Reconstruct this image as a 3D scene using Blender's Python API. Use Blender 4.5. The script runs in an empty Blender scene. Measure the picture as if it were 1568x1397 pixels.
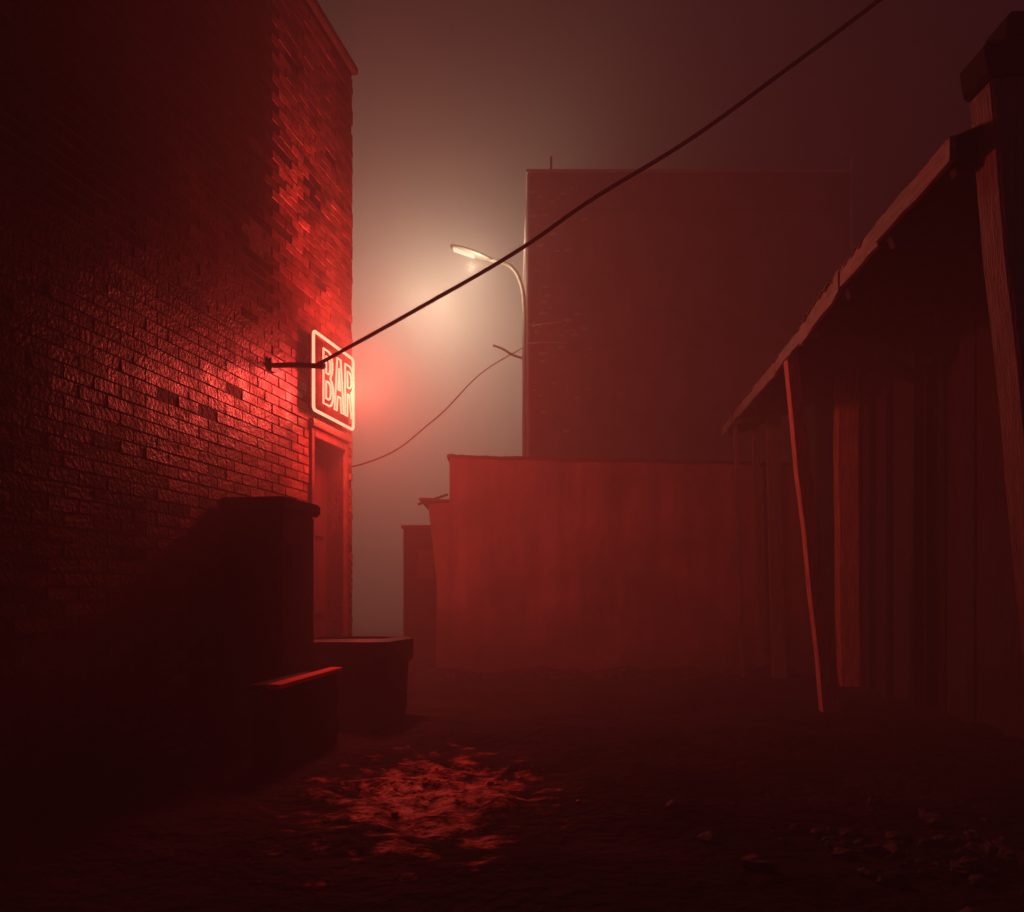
import bpy, bmesh, math, random
from mathutils import Vector, Matrix, noise
random.seed(7)
scene=bpy.context.scene
scene.view_settings.view_transform='Standard'
scene.view_settings.look='None'
scene.view_settings.exposure=0

# ---------------------------------------------------------------- helpers
def link(o,parent=None):
    scene.collection.objects.link(o)
    if parent: o.parent=parent
    return o
def empty(name,loc=(0,0,0),rotz=0):
    e=bpy.data.objects.new(name,None); e.location=loc; e.rotation_euler=(0,0,rotz); e.empty_display_size=.2
    return link(e)
def mesh_obj(name,bm,mat,parent=None,smooth=False):
    bmesh.ops.recalc_face_normals(bm,faces=bm.faces[:])
    me=bpy.data.meshes.new(name); bm.to_mesh(me); bm.free()
    if smooth:
        for p in me.polygons: p.use_smooth=True
    o=bpy.data.objects.new(name,me)
    if mat: me.materials.append(mat)
    return link(o,parent)
def add_box(bm,x0,x1,y0,y1,z0,z1,j=0,M=None):
    vs=[]
    for z in (z0,z1):
        for x,y in ((x0,y0),(x1,y0),(x1,y1),(x0,y1)):
            v=Vector((x+random.uniform(-j,j),y+random.uniform(-j,j),z+random.uniform(-j,j)))
            if M: v=M@v
            vs.append(bm.verts.new(v))
    a=vs
    for f in ((3,2,1,0),(4,5,6,7),(0,1,5,4),(1,2,6,5),(2,3,7,6),(3,0,4,7)):
        bm.faces.new([a[i] for i in f])
def boxes(name,lst,mat,parent=None,bevel=0,j=0):
    bm=bmesh.new()
    for b in lst: add_box(bm,*b,j=j)
    if bevel: bmesh.ops.bevel(bm,geom=bm.edges[:],offset=bevel,segments=2,affect='EDGES')
    return mesh_obj(name,bm,mat,parent)
def beam(name,p0,p1,w,d,mat,parent=None,w1=None,d1=None,side=(1,0,0),bevel=.006,cuts=0,warp=0):
    p0=Vector(p0);p1=Vector(p1); ax=(p1-p0).normalized(); s=Vector(side); s=(s-ax*s.dot(ax)).normalized(); t=ax.cross(s)
    w1=w1 or w; d1=d1 or d
    bm=bmesh.new(); n=cuts+1; rings=[]
    for i in range(n+1):
        f=i/n; c=p0.lerp(p1,f)+s*random.uniform(-warp,warp)+t*random.uniform(-warp,warp); ww=w+(w1-w)*f; dd=d+(d1-d)*f
        rings.append([bm.verts.new(c+s*a*ww/2+t*b*dd/2) for a,b in ((-1,-1),(1,-1),(1,1),(-1,1))])
    for r0,r1 in zip(rings,rings[1:]):
        for k in range(4): bm.faces.new((r0[k],r0[(k+1)%4],r1[(k+1)%4],r1[k]))
    bm.faces.new(rings[0][::-1]); bm.faces.new(rings[-1])
    if bevel: bmesh.ops.bevel(bm,geom=bm.edges[:],offset=bevel,segments=1,affect='EDGES')
    return mesh_obj(name,bm,mat,parent)
def tube(name,pts,r,mat,parent=None,cyclic=False,smooth=True,res=5):
    cu=bpy.data.curves.new(name,'CURVE'); cu.dimensions='3D'; cu.bevel_depth=r; cu.bevel_resolution=res; cu.resolution_u=10; cu.use_fill_caps=True
    if smooth:
        sp=cu.splines.new('BEZIER'); sp.bezier_points.add(len(pts)-1)
        for b,p in zip(sp.bezier_points,pts):
            b.co=p; b.handle_left_type='AUTO'; b.handle_right_type='AUTO'
    else:
        sp=cu.splines.new('POLY'); sp.points.add(len(pts)-1)
        for b,p in zip(sp.points,pts): b.co=(*p,1)
    sp.use_cyclic_u=cyclic
    tmp=bpy.data.objects.new(name+'_c',cu); scene.collection.objects.link(tmp)
    dg=bpy.context.evaluated_depsgraph_get()
    me=bpy.data.meshes.new_from_object(tmp.evaluated_get(dg)); bpy.data.objects.remove(tmp)
    me.name=name; me.materials.clear(); me.materials.append(mat)
    for p in me.polygons: p.use_smooth=True
    o=bpy.data.objects.new(name,me); return link(o,parent)

def mat(name,c0,c1=None,scale=4,rough=.7,rough2=None,bump=.3,bscale=30,spec=.5,metal=0,stretch=(1,1,1),tone=False,detail=6,grime=None):
    m=bpy.data.materials.new(name); m.use_nodes=True; nt=m.node_tree; N=nt.nodes; L=nt.links
    b=N['Principled BSDF']; c1=c1 or c0
    tc=N.new('ShaderNodeTexCoord'); mp=N.new('ShaderNodeMapping'); mp.inputs['Scale'].default_value=stretch
    L.new(tc.outputs['Object'],mp.inputs['Vector'])
    n=N.new('ShaderNodeTexNoise'); n.inputs['Scale'].default_value=scale; n.inputs['Detail'].default_value=detail; n.inputs['Roughness'].default_value=.65
    L.new(mp.outputs[0],n.inputs['Vector'])
    r=N.new('ShaderNodeValToRGB'); r.color_ramp.elements[0].position=.35; r.color_ramp.elements[1].position=.68
    r.color_ramp.elements[0].color=(*c0,1); r.color_ramp.elements[1].color=(*c1,1)
    L.new(n.outputs['Fac'],r.inputs[0]); out=r.outputs[0]
    if tone:
        at=N.new('ShaderNodeAttribute'); at.attribute_name='tone'
        mx=N.new('ShaderNodeMix'); mx.data_type='RGBA'; mx.blend_type='MULTIPLY'; mx.inputs['Factor'].default_value=1
        L.new(out,mx.inputs[6]); L.new(at.outputs['Color'],mx.inputs[7]); out=mx.outputs[2]
        sm=N.new('ShaderNodeMath'); sm.operation='MULTIPLY'; sm.inputs[1].default_value=spec*.9; sm.use_clamp=True
        L.new(at.outputs['Fac'],sm.inputs[0]); L.new(sm.outputs[0],b.inputs['Specular IOR Level'])
    if grime:
        gm=N.new('ShaderNodeMapping'); gm.inputs['Scale'].default_value=(2.6,2.6,.28); L.new(tc.outputs['Object'],gm.inputs['Vector'])
        gn=N.new('ShaderNodeTexNoise'); gn.inputs['Scale'].default_value=1.6; gn.inputs['Detail'].default_value=7; gn.inputs['Roughness'].default_value=.7; L.new(gm.outputs[0],gn.inputs['Vector'])
        g1=N.new('ShaderNodeMapRange'); g1.inputs['From Min'].default_value=.35; g1.inputs['From Max'].default_value=.62; g1.inputs['To Min'].default_value=.6; g1.inputs['To Max'].default_value=1.05
        L.new(gn.outputs['Fac'],g1.inputs['Value'])
        sx=N.new('ShaderNodeSeparateXYZ'); L.new(tc.outputs['Object'],sx.inputs[0])
        zz=N.new('ShaderNodeMath'); zz.operation='MULTIPLY_ADD'; zz.inputs[1].default_value=1.2; L.new(n.outputs['Fac'],zz.inputs[0]); L.new(sx.outputs['Z'],zz.inputs[2])
        g2=N.new('ShaderNodeMapRange'); g2.inputs['From Min'].default_value=.5; g2.inputs['From Max'].default_value=.6+grime; g2.inputs['To Min'].default_value=.3; g2.inputs['To Max'].default_value=1
        L.new(zz.outputs[0],g2.inputs['Value'])
        mm=N.new('ShaderNodeMath'); mm.operation='MULTIPLY'; L.new(g1.outputs[0],mm.inputs[0]); L.new(g2.outputs[0],mm.inputs[1])
        mx=N.new('ShaderNodeMix'); mx.data_type='RGBA'; mx.blend_type='MULTIPLY'; mx.inputs['Factor'].default_value=1
        L.new(out,mx.inputs[6]); L.new(mm.outputs[0],mx.inputs[7]); out=mx.outputs[2]
    L.new(out,b.inputs['Base Color'])
    n2=N.new('ShaderNodeTexNoise'); n2.inputs['Scale'].default_value=bscale; n2.inputs['Detail'].default_value=4
    L.new(mp.outputs[0],n2.inputs['Vector'])
    bp=N.new('ShaderNodeBump'); bp.inputs['Strength'].default_value=bump; bp.inputs['Distance'].default_value=.02
    L.new(n2.outputs['Fac'],bp.inputs['Height']); L.new(bp.outputs[0],b.inputs['Normal'])
    if rough2 is not None:
        mr=N.new('ShaderNodeMapRange'); mr.inputs['From Min'].default_value=.35; mr.inputs['From Max'].default_value=.65
        mr.inputs['To Min'].default_value=rough; mr.inputs['To Max'].default_value=rough2
        L.new(n.outputs['Fac'],mr.inputs['Value']); L.new(mr.outputs[0],b.inputs['Roughness'])
    else: b.inputs['Roughness'].default_value=rough
    if not tone: b.inputs['Specular IOR Level'].default_value=spec
    b.inputs['Metallic'].default_value=metal
    return m
def emis(name,c,s):
    m=bpy.data.materials.new(name); m.use_nodes=True; b=m.node_tree.nodes['Principled BSDF']
    b.inputs['Base Color'].default_value=(.1,.03,.02,1); b.inputs['Emission Color'].default_value=(*c,1); b.inputs['Emission Strength'].default_value=s
    b.inputs['Roughness'].default_value=.6; b.inputs['Specular IOR Level'].default_value=.1
    return m

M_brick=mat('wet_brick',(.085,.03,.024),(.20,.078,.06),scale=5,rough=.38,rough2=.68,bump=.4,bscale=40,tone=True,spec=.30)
M_mortar=mat('mortar',(.03,.017,.015),(.06,.036,.032),scale=8,rough=.8,bump=.5,spec=.15)
M_coping=mat('coping_stone',(.05,.035,.032),(.11,.08,.07),scale=6,rough=.5)
M_door=mat('door_paint',(.05,.018,.016),(.10,.036,.03),scale=5,rough=.45,bump=.2,stretch=(1,1,.2))
M_frame=mat('door_frame_paint',(.10,.045,.036),(.19,.09,.07),scale=7,rough=.45)
M_dark=mat('dark_metal',(.015,.012,.012),(.045,.03,.03),scale=7,rough=.4,rough2=.7)
M_board=mat('sign_back_board',(.010,.005,.004),(.018,.009,.007),scale=12,rough=.9,spec=.03)
M_cap=mat('pillar_cap_metal',(.006,.005,.006),(.012,.009,.01),scale=12,rough=.8,spec=.1)
M_rubber=mat('cable_rubber',(.02,.012,.014),(.03,.018,.02),rough=.55)
M_plaster=mat('garage_render',(.15,.068,.066),(.32,.155,.148),scale=1.3,rough=.8,bump=.4,bscale=9,grime=1.1)
M_farwall=mat('tower_render',(.10,.06,.055),(.32,.19,.17),scale=1.1,rough=.85,bump=.4,bscale=6,grime=.5)
M_trim=mat('pale_trim',(.4,.36,.32),(.6,.55,.5),scale=3,rough=.6)
M_galv=mat('galvanised_steel',(.35,.33,.3),(.55,.52,.48),scale=9,rough=.4,metal=.3)
M_wood=mat('old_timber',(.22,.10,.08),(.58,.29,.21),scale=6,rough=.6,bump=.6,bscale=25,stretch=(6,6,.6))
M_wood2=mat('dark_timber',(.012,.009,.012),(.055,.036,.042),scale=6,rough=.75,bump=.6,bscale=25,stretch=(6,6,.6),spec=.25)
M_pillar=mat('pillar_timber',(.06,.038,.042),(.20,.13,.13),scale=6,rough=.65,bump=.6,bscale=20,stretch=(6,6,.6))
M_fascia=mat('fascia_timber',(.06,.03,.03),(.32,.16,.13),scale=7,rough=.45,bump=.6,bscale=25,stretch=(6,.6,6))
M_tin=mat('rusty_tin',(.03,.018,.016),(.09,.045,.035),scale=3,rough=.5,rough2=.8,metal=.2)
M_rock=mat('rubble_stone',(.016,.012,.012),(.05,.037,.035),scale=5,rough=.7,bump=.6,spec=.2)
M_glint=mat('red_glint_stone',(.20,.02,.018),(.50,.06,.05),scale=12,rough=.5,rough2=.7,bump=.6,spec=.15)  # red of the sign's glint put into the stone colour
M_soil=mat('wet_soil',(.02,.014,.012),(.05,.03,.025),scale=9,rough=.3,bump=.9)
M_cab=mat('cabinet_paint',(.012,.007,.008),(.03,.016,.017),scale=5,rough=.5,rough2=.75,spec=.3)
M_neon=emis('neon_tube',(1,.47,.27),1.75)
M_lens=emis('lamp_lens',(1,.85,.6),2.0)

# ---------------------------------------------------------------- ground
def axis(lo,hi,flo,fhi,step):
    v=[];x=flo
    while x<=fhi+1e-6: v.append(x); x+=step
    s=step; x=v[-1]
    while x<hi: s*=1.25; x+=s; v.append(min(x,hi))
    s=step; x=v[0]
    while x>lo: s*=1.25; x-=s; v.insert(0,max(x,lo))
    return v
xs=axis(-220,220,-3,5,.04); ys=axis(-60,400,1.5,12,.04)
def gz(x,y):
    a=noise.fractal(Vector((x*.9,y*.9,0)),1,2,4)*.045+noise.noise(Vector((x*5,y*5,3)))*.014
    d=((x+.42)/.6)**2+((y-4.4)/1.1)**2
    a+=.07*max(0,noise.noise(Vector((x*3.5,y*3.0,8))))*math.exp(-d*.7)+.03*noise.noise(Vector((x*9,y*9,1)))*math.exp(-d*.7)
    a+=.10*math.exp(-((y-10.95)/.35)**2)*(.6+noise.noise(Vector((x*1.7,y,2)))) if -1.2<x<5 else 0
    return (a-.03*math.exp(-d))*(1 if abs(x)<8 and y<14 else .4)
bm=bmesh.new(); grid=[[bm.verts.new((x,y,gz(x,y))) for x in xs] for y in ys]
for j in range(len(ys)-1):
    for i in range(len(xs)-1):
        bm.faces.new((grid[j][i],grid[j][i+1],grid[j+1][i+1],grid[j+1][i]))
mg=bpy.data.materials.new('muddy_ground'); mg.use_nodes=True; nt=mg.node_tree;N=nt.nodes;L=nt.links;b=N['Principled BSDF']
tc=N.new('ShaderNodeTexCoord')
n=N.new('ShaderNodeTexNoise'); n.inputs['Scale'].default_value=1.7; n.inputs['Detail'].default_value=8; L.new(tc.outputs['Object'],n.inputs['Vector'])
r=N.new('ShaderNodeValToRGB'); r.color_ramp.elements[0].color=(.007,.005,.006,1); r.color_ramp.elements[1].color=(.03,.018,.021,1); r.color_ramp.elements[0].position=.35;r.color_ramp.elements[1].position=.7
L.new(n.outputs['Fac'],r.inputs[0])
# sign's red glint on wet mud put into the ground colour, ragged outline
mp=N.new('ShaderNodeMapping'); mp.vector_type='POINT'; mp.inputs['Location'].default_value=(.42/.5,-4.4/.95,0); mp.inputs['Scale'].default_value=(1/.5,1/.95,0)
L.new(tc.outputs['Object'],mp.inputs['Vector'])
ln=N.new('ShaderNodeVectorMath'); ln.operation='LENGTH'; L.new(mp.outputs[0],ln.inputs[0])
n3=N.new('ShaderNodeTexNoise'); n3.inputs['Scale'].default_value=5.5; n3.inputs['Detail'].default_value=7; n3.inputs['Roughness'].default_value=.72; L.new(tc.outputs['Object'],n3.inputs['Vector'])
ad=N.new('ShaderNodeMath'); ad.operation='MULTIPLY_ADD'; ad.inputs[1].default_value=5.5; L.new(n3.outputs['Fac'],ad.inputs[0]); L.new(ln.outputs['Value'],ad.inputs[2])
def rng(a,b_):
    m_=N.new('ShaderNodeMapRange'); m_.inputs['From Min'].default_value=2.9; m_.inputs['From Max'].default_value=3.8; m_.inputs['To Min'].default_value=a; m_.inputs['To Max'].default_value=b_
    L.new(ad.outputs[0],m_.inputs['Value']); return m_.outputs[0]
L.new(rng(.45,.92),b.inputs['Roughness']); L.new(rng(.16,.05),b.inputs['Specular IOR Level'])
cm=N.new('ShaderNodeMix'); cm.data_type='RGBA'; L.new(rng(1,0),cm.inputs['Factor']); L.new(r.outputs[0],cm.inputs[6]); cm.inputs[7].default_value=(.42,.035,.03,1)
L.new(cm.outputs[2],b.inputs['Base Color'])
n4=N.new('ShaderNodeTexNoise'); n4.inputs['Scale'].default_value=12; n4.inputs['Detail'].default_value=7; L.new(tc.outputs['Object'],n4.inputs['Vector'])
bp=N.new('ShaderNodeBump'); bp.inputs['Strength'].default_value=1; bp.inputs['Distance'].default_value=.08; L.new(n4.outputs['Fac'],bp.inputs['Height']); L.new(bp.outputs[0],b.inputs['Normal'])
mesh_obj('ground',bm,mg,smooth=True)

# ---------------------------------------------------------------- left brick building (bar)
th=math.atan2(.982,.1895)
B=empty('brick_building',(-1.533,8.1,0),th)
H=6.0; dx0,dx1,dz=-.90,-.20,2.36
boxes('walls',[(-16,dx0,0,8,-.2,H),(dx1,0,0,8,-.2,H),(dx0,dx1,0,8,dz,H),(dx0,dx1,.3,8,-.2,dz)],M_mortar,B)
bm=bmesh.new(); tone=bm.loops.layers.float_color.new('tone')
pw,ph=.225,.0752
cl=lambda v:max(0,min(1,v))
holes=[(-.89,4.41,.11,.09),(-1.40,4.54,.10,.08),(-1.42,3.92,.09,.08),(-1.86,3.62,.13,.12),(-.45,4.95,.09,.06),(-.7,3.75,.1,.05),(-2.9,2.2,.12,.05),(-1.2,5.3,.1,.06)]
for row in range(int(H/ph)):
    z=row*ph+.005; off=(row%2)*pw/2
    x=-8.6-off
    while x<0:
        x0=x; x1=min(x+pw-.011,random.uniform(0.002,.012)); x+=pw
        if x1-x0<.03: continue
        zz=z+ph-.011
        if zz<dz+.16 and x1>dx0-.07 and x0<dx1+.07:
            if x0<dx0-.07-.03: x1=dx0-.075
            elif x1>dx1+.07+.03: x0=dx1+.075
            else: continue
        if random.random()<.005: continue
        hc=min(math.hypot(((x0+x1)/2-a)/c,((z+zz)/2-b_)/d) for a,b_,c,d in holes)
        if hc<1: continue
        p=random.uniform(.0025,.005)+(.005 if random.random()<.015 else 0)
        if x0>-1.7: p+=random.uniform(0,.007)
        p+=.002*noise.noise(Vector((x0*2,z*2,1)))
        nf=len(bm.faces)
        add_box(bm,x0,x1,-max(p,.002),.01,z,zz,j=.0022)
        bm.faces.ensure_lookup_table()
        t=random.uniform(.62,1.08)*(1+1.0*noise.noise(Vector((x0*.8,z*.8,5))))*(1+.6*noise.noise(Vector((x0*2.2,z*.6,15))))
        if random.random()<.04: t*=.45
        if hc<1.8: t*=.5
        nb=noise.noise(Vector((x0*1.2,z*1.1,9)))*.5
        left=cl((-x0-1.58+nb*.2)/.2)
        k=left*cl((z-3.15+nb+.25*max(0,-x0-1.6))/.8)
        t*=1-.82*k  # soft shade on the near upper wall put into the brick tone
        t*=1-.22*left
        t*=1-.6*cl((-x0-2.3+nb)/1.5)  # light falloff towards the camera put into the tone as well
        t*=1+1.4*(1-left)*cl((z-3.3)/1.2)  # lit upper wall by the corner, painted as a brighter tone
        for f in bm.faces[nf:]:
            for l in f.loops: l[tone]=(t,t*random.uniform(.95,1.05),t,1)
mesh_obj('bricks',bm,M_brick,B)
boxes('coping',[(-16.1,.05,-.05,8.1,H+.001,H+.07)],M_coping,B,bevel=.008)
boxes('door_frame',[(dx0-.06,dx0,-.03,.12,0,dz+.08),(dx1,dx1+.06,-.03,.12,0,dz+.08),(dx0,dx1,-.03,.12,dz,dz+.08),(dx0-.07,dx1+.07,-.05,.1,dz+.082,dz+.15)],M_frame,B,bevel=.006)
dl=[(dx0+.003,dx1-.003,.16,.2,.1,dz-.003)]
for a,bb in ((.2,.75),(.85,1.45),(1.55,2.2)):
    dl+= [(dx0+.09,dx0+.32,.145,.159,a,bb),(dx0+.38,dx1-.09,.145,.159,a,bb)]
boxes('door_panels',dl,M_door,B,bevel=.004)
boxes('door_step',[(dx0-.1,dx1+.1,-.3,.14,-.05,.1)],M_coping,B,bevel=.012)
tube('door_handle',[(dx0+.08,.14,1.05),(dx0+.08,.09,1.06),(dx0+.2,.09,1.06)],.01,M_galv,B,smooth=False)
bx=-1.64
tube('cable_bracket',[(bx,0.02,2.77),(bx,-.18,2.765),(bx+.02,-.40,2.75)],.02,M_dark,B)
boxes('bracket_plate',[(bx-.04,bx+.04,-.025,-.002,2.72,2.82)],M_dark,B,bevel=.004)
boxes('insulator',[(bx-.015,bx+.05,-.43,-.38,2.73,2.78)],M_dark,B,bevel=.01)

# neon sign
S=empty('neon_bar_sign',(-1.533,8.1,0),th)
sx0,sx1,sz0,sz1=-1.13,-.255,2.54,3.19
boxes('back_board',[(sx0+.02,sx1-.02,-.085,-.06,sz0+.02,sz1-.02)],M_board,S,bevel=.004)
boxes('mounting_arms',[(sx0+.15,sx0+.19,-.06,0,2.65,2.69),(sx0+.15,sx0+.19,-.06,0,3.0,3.04),(sx1-.19,sx1-.15,-.06,0,2.65,2.69),(sx1-.19,sx1-.15,-.06,0,3.0,3.04)],M_dark,S)
def rr(x0,x1,z0,z1,y,r=.035):
    pts=[]
    for cx,cz,a0 in ((x1-r,z0+r,-90),(x1-r,z1-r,0),(x0+r,z1-r,90),(x0+r,z0+r,180)):
        for k in range(5):
            a=math.radians(a0+k*22.5); pts.append((cx+r*math.cos(a),y,cz+r*math.sin(a)))
    return pts
tube('border_tube',rr(sx0,sx1,sz0,sz1,-.12),.0125,M_neon,S,cyclic=True,smooth=False)
def arc(cx,cz,rx,rz,a0,a1,n=6): return [(cx+rx*math.cos(math.radians(a0+(a1-a0)*i/n)),cz+rz*math.sin(math.radians(a0+(a1-a0)*i/n))) for i in range(n+1)]
Bo=[(0,0)]+arc(.11,.115,.075,.115,-90,75)+arc(.10,.335,.07,.105,-60,90)+[(0,.44)]
Ao=[(0,0),(.055,.44),(.125,.44),(.185,0),(.135,0),(.12,.12),(.062,.12),(.048,0)]
Ai=[(.07,.18),(.113,.18),(.092,.36)]
Ro=[(0,0),(0,.44)]+arc(.10,.325,.08,.115,90,-70)+[(.185,0),(.135,0),(.085,.19),(.05,.19),(.05,0)]
Bi1=[(.05,.05),(.05,.19)]+arc(.095,.12,.042,.07,90,-90); Bi2=[(.05,.255),(.05,.39)]+arc(.09,.322,.035,.067,90,-90)
Ri=[(.05,.25),(.05,.385)]+arc(.095,.318,.038,.067,90,-90)
def letter(nm,loops,ox):
    for i,lp in enumerate(loops):
        tube(nm,[(ox+x*1.12,-.125,sz0+.095+z*1.05) for x,z in lp],.0085,M_neon,S,cyclic=True,smooth=False,res=3)
letter('letter_b',[Bo,Bi1,Bi2],sx0+.19); letter('letter_a',[Ao,Ai],sx0+.425); letter('letter_r',[Ro,Ri],sx0+.665)
tube('feed_wire',[(sx0+.01,-.07,sz0+.45),(sx0-.03,-.05,sz0+.40),(sx0-.02,-.02,sz0+.33)],.008,M_board,S)
def plight(name,loc,col,p,r,parent=None):
    l=bpy.data.lights.new(name,'POINT'); l.color=col; l.energy=p; l.shadow_soft_size=r
    o=bpy.data.objects.new(name,l); o.location=loc; return link(o,parent)
plight('neon_glow_lamp',(-.70,-.31,2.86),(1,.048,.042),365,.20,S)
plight('neon_letter_glow',(-.38,-.20,2.88),(1,.40,.2),70,.18,S)

# ---------------------------------------------------------------- overhead cables
tube('power_cable',[(-1.497,6.4,2.735),(-.68,6.25,3.13),(.075,6.1,3.51),(.535,6.0,3.79),(1.22,5.85,4.15),(1.84,5.75,4.56),(2.46,5.65,4.985),(3.5,5.5,5.75)],.0145,M_rubber)
tube('service_wire',[(.2,16.15,5.74),(-.5,13.5,4.55),(-1.05,11.3,3.35),(-1.62,9.1,2.42),(-1.9,8.6,2.3)],.009,M_rubber)

# ---------------------------------------------------------------- street lamp
LP=empty('street_lamp',(0,16.2,0))
tube('post',[(.235,0,-.1),(.235,0,3),(.235,0,5.9),(.23,0,6.5),(.17,0,6.97),(.0,0,7.28),(-.2,0,7.38),(-.42,0,7.44)],.042,M_galv,LP)
bm=bmesh.new(); rings=[]
for f,w,h in ((0,.05,.04),(.12,.09,.06),(.3,.13,.08),(.65,.14,.075),(.9,.1,.055),(1,.05,.03)):
    c=Vector((-.38-.80*f,0,7.42+.27*f)); rings.append([bm.verts.new(c+Vector((0,w*math.cos(a),h*math.sin(a)*(1 if math.sin(a)>0 else .5)))) for a in [k*math.pi/6 for k in range(12)]])
for r0,r1 in zip(rings,rings[1:]):
    for k in range(12): bm.faces.new((r0[k],r0[(k+1)%12],r1[(k+1)%12],r1[k]))
bm.faces.new(rings[0]); bm.faces.new(rings[-1])
mesh_obj('lamp_head',bm,M_galv,LP,smooth=True)
beam('lens',(-.72,0,7.495),(-1.12,0,7.63),.16,.03,M_lens,LP,side=(0,1,0),bevel=.008)
tube('wire_bracket',[(.235,0,5.55),(.0,0,5.63),(-.16,0,5.73),(-.36,0,5.81)],.024,M_galv,LP)
plight('lamp_head_fill',(-.75,-.45,7.1),(1,.74,.48),85,.12,LP)  # added fill light in front of the head, brightens head and post
sl=bpy.data.lights.new('lamp_fog_spot','SPOT'); sl.color=(1,.76,.52); sl.energy=3500; sl.spot_size=math.radians(179); sl.spot_blend=.5; sl.shadow_soft_size=1.2
so=bpy.data.objects.new('lamp_fog_spot',sl); so.location=(-1.55,1.3,7.15); so.rotation_euler=Vector((-.12,.97,.04)).to_track_quat('-Z','Y').to_euler(); link(so,LP)  # added spot behind the head, aimed away so it lights only the fog

# ---------------------------------------------------------------- tall building in the fog
T=empty('apartment_building',(0,15.5,0))
HT=8.74; XL,XR=.29,6.2
boxes('walls',[(XL,XR,0,9,-.2,HT)],M_farwall,T)
boxes('parapet_coping',[(XL-.03,XR+.04,-.04,9.05,HT+.001,HT+.055)],M_trim,T)
boxes('quoin_trim',[(XL-.012,XL+.03,-.02,.2,0,HT-.02)],M_trim,T)
boxes('floor_band',[(XL+.04,XR,-.03,-.001,5.6,5.67),(XL+.04,XR,-.03,-.001,8.05,8.1)],M_farwall,T)
wl=[]
for zz in (3.5,6.3):
    for k in range(4):
        x=1.05+k*1.35; wl+=[(x,x+.6,-.012,-.002,zz,zz+.95),(x-.04,x+.64,-.04,-.003,zz-.06,zz-.002)]
boxes('bricked_windows',wl,M_farwall,T)
bm=bmesh.new()
for k in range(60):
    cx=.35+abs(random.gauss(0,.55)); cz=random.choice([random.gauss(8.1,.3),random.gauss(5.8,.25),random.uniform(4,8.4)]); s=random.uniform(.02,.07)
    if cx>XR-.2: continue
    pts=[bm.verts.new((cx+s*random.uniform(.5,1.3)*math.cos(a)*1.4,-.006,min(cz,8.6)+s*.6*random.uniform(.5,1.3)*math.sin(a))) for a in [i*math.pi/4 for i in range(8)]]
    bm.faces.new(pts)
o=mesh_obj('chipped_patches',bm,M_trim,T)
boxes('roof_vent',[(.70,.74,.1,.14,HT+.055,HT+.36)],M_dark,T)
tube('roof_mast',[(XR-.03,-.06,7.3),(XR-.03,-.06,HT+.25)],.02,M_trim,T,smooth=False)
tube('wall_brackets',[(.36,-.06,5.92),(.62,-.1,5.95),(.9,-.08,6.0)],.02,M_trim,T)
tube('wall_conduit',[(.28,-.06,5.60),(.6,-.06,5.63),(1.0,-.06,5.62)],.018,M_trim,T)

# ---------------------------------------------------------------- low garage closing the alley
G=empty('garage',(0,11,0))
bm=bmesh.new(); vs=[]
for y in (0,3.2):
    vs.append([bm.verts.new((x,y,z)) for x,z in ((-.81,-.2),(4.8,-.2),(4.8,2.70),(2.9,2.74),(-.81,2.82))])
bm.faces.new(vs[0]); bm.faces.new(vs[1][::-1])
for k in range(5): bm.faces.new((vs[0][k],vs[0][(k+1)%5],vs[1][(k+1)%5],vs[1][k]))
mesh_obj('walls',bm,M_plaster,G)
bm=bmesh.new(); prev=None; n_=90
for i in range(n_+1):
    x=-.84+5.7*i/n_; z=2.815-.12*(x+.81)/5.6+.015*noise.noise(Vector((x*2,0,0)))+(.04*abs(noise.noise(Vector((x*7,2,0)))) if x<.1 else 0)
    cur=[bm.verts.new((x,-.03,z-.022)),bm.verts.new((x,-.03,z+.02)),bm.verts.new((x,3.25,z+.05)),bm.verts.new((x,3.25,z))]
    if prev:
        for k in range(4): bm.faces.new((prev[k],prev[(k+1)%4],cur[(k+1)%4],cur[k]))
    else: bm.faces.new(cur)
    prev=cur
bm.faces.new(prev[::-1]); mesh_obj('roof_felt',bm,M_tin,G)
A=empty('lean_to_shed',(0,11,0))
bm=bmesh.new(); p=[(-1.09,2.2),(-.98,1.2),(-.99,-.2),(-.815,-.2),(-.815,2.25)]
v0=[bm.verts.new((x,.05,z)) for x,z in p]; v1=[bm.verts.new((x,2.4,z)) for x,z in p]
bm.faces.new(v0); bm.faces.new(v1[::-1])
for k in range(5): bm.faces.new((v0[k],v0[(k+1)%5],v1[(k+1)%5],v1[k]))
mesh_obj('walls',bm,M_plaster,A)
beam('roof_sheet',(-1.2,1.2,2.27),(-.815,1.2,2.25),2.45,.03,M_tin,A,side=(0,1,0),cuts=4,warp=.008,bevel=0)
beam('broken_batten',(-1.22,.0,2.20),(-.83,.0,2.33),.03,.03,M_wood2,A)
F=empty('distant_house',(0,13.6,0))
boxes('walls',[(-1.74,-.85,0,.85,-.2,2.1)],M_wood2,F)
boxes('roof_edge',[(-1.77,-.83,-.05,.88,2.101,2.15)],M_tin,F)
boxes('window',[(-1.5,-1.25,-.02,-.002,1.35,1.75)],M_farwall,F)
boxes('window_sill',[(-1.53,-1.22,-.04,-.002,1.3,1.345)],M_farwall,F)

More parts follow.
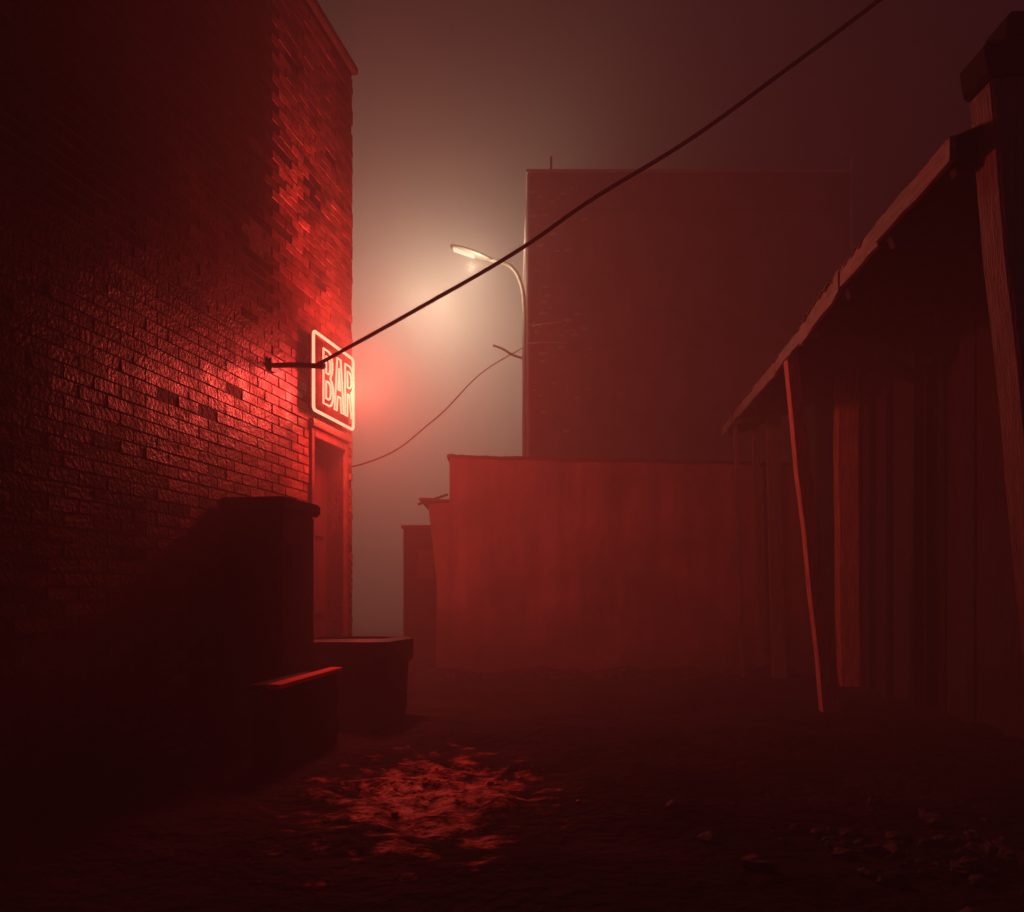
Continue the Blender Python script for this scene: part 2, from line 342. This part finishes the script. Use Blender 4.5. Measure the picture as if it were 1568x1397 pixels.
# ---------------------------------------------------------------- right shed with overhanging roof
R=empty('timber_shed')
dxy=.0935
def ev(Y,inset=0): return 2.71-dxy*(10.8-Y)+inset
Y0,Y1=4.0,11.0
bm=bmesh.new(); rows=[]
nY=300
for i in range(nY+1):
    Y=Y0+(Y1-Y0)*i/nY
    sag=.03*math.sin(Y*1.4)+.03*noise.noise(Vector((Y*1.5,0,0)))
    ring=[]
    for q in range(7):
        f=q/6; X=ev(Y)+f*3.2; z=3.2+f*1.3+sag*(1-f)+.018*math.sin(Y*2*math.pi/.15)
        ring.append(bm.verts.new((X-(.05*noise.noise(Vector((int(Y/.75)*3.1,4,4)))+.02 if q==0 else 0),Y,z)))
    rows.append(ring)
for r0,r1 in zip(rows,rows[1:]):
    for k in range(6): bm.faces.new((r0[k],r0[k+1],r1[k+1],r1[k]))
o=mesh_obj('roof_sheet',bm,M_tin,R,smooth=True); md=o.modifiers.new('th','SOLIDIFY'); md.thickness=.012
y=Y0
while y<Y1-.1:
    y2=min(y+random.uniform(.7,1.4),Y1); s=lambda Y:.03*math.sin(Y*1.4)
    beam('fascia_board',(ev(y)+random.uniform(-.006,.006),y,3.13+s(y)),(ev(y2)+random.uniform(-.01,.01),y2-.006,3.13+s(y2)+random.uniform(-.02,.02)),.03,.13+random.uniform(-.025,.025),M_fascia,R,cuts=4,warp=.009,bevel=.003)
    y=y2
for k in range(9):
    Y=Y0+.12+k*.84
    beam('rafter',(ev(Y)+.04,Y,3.09),(ev(Y)+3.1,Y,4.34),.06,.12,M_wood2,R,side=(0,1,0),bevel=.004)
y=3.2
bm=bmesh.new()
def wx(Y): return 3.97-dxy*(9.9-Y)
while y<12:
    w=random.uniform(.2,.42); o_=random.uniform(-.06,.06); g=random.uniform(.005,.035)
    top=3.75+random.uniform(-.03,.03)
    p=[(wx(y)+o_,y,-.1),(wx(y+w-g)+o_+random.uniform(-.03,.03),y+w-g,-.1)]
    a=[bm.verts.new((px+dx_,py+random.uniform(-.012,.012),z)) for z in (-.1,top) for dx_ in (0,.03) for px,py,_ in (p if dx_==0 else p[::-1])]
    for f in ((3,2,1,0),(4,5,6,7),(0,1,5,4),(1,2,6,5),(2,3,7,6),(3,0,4,7)): bm.faces.new([a[i] for i in f])
    y+=w
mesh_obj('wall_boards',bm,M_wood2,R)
boxes('shed_back',[(5.6,5.8,3.2,12,-.1,4.3),(3.9,5.6,10.9,11.0,-.1,4)],M_wood2,R)
beam('wide_post',(3.80,9.6,-.1),(3.74,9.5,3.74),.22,.14,M_wood,R,w1=.24,cuts=7,warp=.010,bevel=.008)
beam('leaning_post',(2.86,7.62,-.05),(2.42,7.40,3.16),.17,.10,M_wood,R,w1=.10,cuts=5,warp=.008,bevel=.006)
beam('thin_post',(2.86,10.5,-.05),(2.75,10.45,3.12),.05,.05,M_pillar,R,cuts=4,warp=.006,bevel=.004)
beam('plank_post',(3.24,10.3,-.05),(3.16,10.3,3.3),.17,.05,M_pillar,R,cuts=3,warp=.004,bevel=.004)
beam('plank_post_b',(3.20,10.85,-.05),(3.10,10.85,3.3),.08,.05,M_pillar,R,cuts=3,warp=.004,bevel=.004)
beam('door_post',(3.62,7.6,-.05),(3.62,7.6,3.6),.1,.1,M_wood2,R,cuts=3,warp=.005)
beam('diagonal_brace',(2.75,6.9,3.15),(3.62,7.6,2.95),.07,.1,M_wood2,R)
PI=empty('gate_pillar')
beam('shaft',(2.66,4.0,-.1),(2.29,4.0,3.40),.25,.2,M_pillar,PI,w1=.19,cuts=8,warp=.006,bevel=.015)
beam('cap',(2.31,4.0,3.40),(2.30,4.0,3.56),.25,.25,M_cap,PI,w1=.27,bevel=.02,cuts=1,warp=.008)
beam('cap_top',(2.38,4.0,3.561),(2.38,4.0,3.70),.22,.22,M_cap,PI,w1=.19,bevel=.02)

# ---------------------------------------------------------------- props at the wall
C=empty('utility_cabinet',(-1.50,5.65,0),th-math.pi/2)
boxes('body',[(-.46,-.035,0,.52,.06,1.58)],M_cab,C,bevel=.012)
boxes('lid',[(-.48,.0,-.04,.56,1.581,1.67)],M_cab,C,bevel=.015)
boxes('front_doors',[(-.44,-.25,-.016,-.001,.12,1.5),(-.235,-.05,-.016,-.001,.12,1.5)],M_cab,C,bevel=.004)
boxes('hinges',[(-.036,-.012,.1,.16,1.2,1.36),(-.036,-.012,.1,.16,.4,.56)],M_cab,C,bevel=.004)
boxes('feet',[(-.43,-.35,.05,.48,-.05,.06),(-.13,-.05,.05,.48,-.05,.06)],M_dark,C)
P=empty('stone_planter',(-1.25,6.85,0),th-math.pi/2)
bm=bmesh.new()
def ring(hw,hd,z): return [bm.verts.new((x*hw,y*hd,z+random.uniform(-.008,.008))) for x,y in ((-1,-.8),(-.8,-1),(.8,-1),(1,-.8),(1,.8),(.8,1),(-.8,1),(-1,.8))]
rs=[ring(.31,.31,-.05),ring(.33,.33,.1),ring(.345,.345,.47),ring(.375,.375,.49),ring(.38,.38,.66),ring(.31,.31,.675),ring(.30,.30,.58)]
for r0,r1 in zip(rs,rs[1:]):
    for k in range(8): bm.faces.new((r0[k],r0[(k+1)%8],r1[(k+1)%8],r1[k]))
bm.faces.new(rs[0])
mesh_obj('pot',bm,M_cab,P)
bm=bmesh.new(); g=[[bm.verts.new((-.3+.6*i/14,-.3+.6*j/14,.61+.06*noise.noise(Vector((i*.5,j*.5,1))))) for i in range(15)] for j in range(15)]
for j in range(14):
    for i in range(14): bm.faces.new((g[j][i],g[j][i+1],g[j+1][i+1],g[j+1][i]))
mesh_obj('soil',bm,M_soil,P,smooth=True)
W=empty('wooden_crate')
M_redlit=mat('red_lit_board',(.45,.03,.03),(.65,.06,.05),scale=5,rough=.4,bump=.15,bscale=20,spec=.15)  # sign's red light on the lid put into the board colour
beam('lid_board',(-1.37,4.86,.485),(-1.22,5.9,.50),.085,.03,M_redlit,W,side=(1,-.13,0),bevel=.005)
beam('lid_board_b',(-1.475,4.87,.480),(-1.325,5.62,.492),.10,.03,M_cap,W,side=(1,-.13,0),bevel=.005)  # near-black colour stands for the cabinet's shadow on this board
beam('body',(-1.42,4.88,.205),(-1.285,5.86,.215),.17,.51,M_cap,W,side=(1,-.13,0),bevel=.01)
for zz in (.12,.32):
    beam('slat',(-1.327,4.90,zz),(-1.192,5.84,zz+.008),.012,.12,M_cap,W,side=(1,-.13,0),bevel=.003)

# rubble
bm=bmesh.new()
def stone(x,y,s,sink=.10):
    m=Matrix.Translation((x,y,gz(x,y)+s*sink))@Matrix.Rotation(random.uniform(0,6),4,'Z')@Matrix.Rotation(random.uniform(-.5,.5),4,'X')@Matrix.Diagonal((s,s*random.uniform(.5,.9),s*random.uniform(.35,.6),1))
    r_=bmesh.ops.create_icosphere(bm,subdivisions=2,radius=.5,matrix=m)
    for v in r_['verts']: v.co+=Vector((random.uniform(-1,1),random.uniform(-1,1),random.uniform(-1,1)))*s*.06
for k in range(140):
    stone(random.gauss(1.75,.4),random.gauss(3.3,.28),random.choice([.02,.03,.04,.05,.08,.12]))
for k in range(60):
    stone(random.uniform(-1.6,3.2),random.uniform(3.4,9.5),random.choice([.012,.018,.025]))
for k in range(170):
    stone(random.uniform(-1.1,3.8),10.85-abs(random.gauss(0,.3)),random.choice([.04,.06,.1,.16]))
mesh_obj('rubble_pile',bm,M_rock)
bm=bmesh.new()
for k in range(110):
    stone(random.gauss(-.40,.22),random.gauss(4.65,.36),random.choice([.012,.02,.03,.04]),.0)  # added red stones, standing for the clumpy bright spots of the glint
stone(.32,4.1,.03)  # lone stone for a small separate glint
mesh_obj('red_glint_stones',bm,M_glint)

# ---------------------------------------------------------------- fog (thin in the alley, a dense bank beyond it)
FG=empty('fog')
def fogbox(name,b_,dens,col):
    bm=bmesh.new(); add_box(bm,*b_)
    mf=bpy.data.materials.new(name); mf.use_nodes=True; nt=mf.node_tree; nt.nodes.clear()
    o=nt.nodes.new('ShaderNodeOutputMaterial'); v=nt.nodes.new('ShaderNodeVolumeScatter')
    v.inputs['Color'].default_value=(*col,1); v.inputs['Density'].default_value=dens; v.inputs['Anisotropy'].default_value=0
    nt.links.new(v.outputs[0],o.inputs['Volume'])
    mesh_obj(name,bm,mf,FG)
fogbox('alley_haze',(-60,60,-14,14.5,-1,40),.052,(.92,.90,.92))
fogbox('fog_bank',(-60,60,14.505,80,-1,40),.085,(.92,.88,.88))

# ---------------------------------------------------------------- world & camera
w=bpy.data.worlds.new('World'); scene.world=w; w.use_nodes=True
bg=w.node_tree.nodes['Background']; bg.inputs[0].default_value=(.05,.028,.062,1); bg.inputs[1].default_value=.9
cam=bpy.data.cameras.new('Camera'); cam.lens=29.85; cam.sensor_width=36; cam.shift_y=.1378; cam.clip_end=1000; cam.clip_start=.05
co=bpy.data.objects.new('Camera',cam); co.location=(0,0,1.0); co.rotation_euler=(math.radians(90),0,0); link(co); scene.camera=co
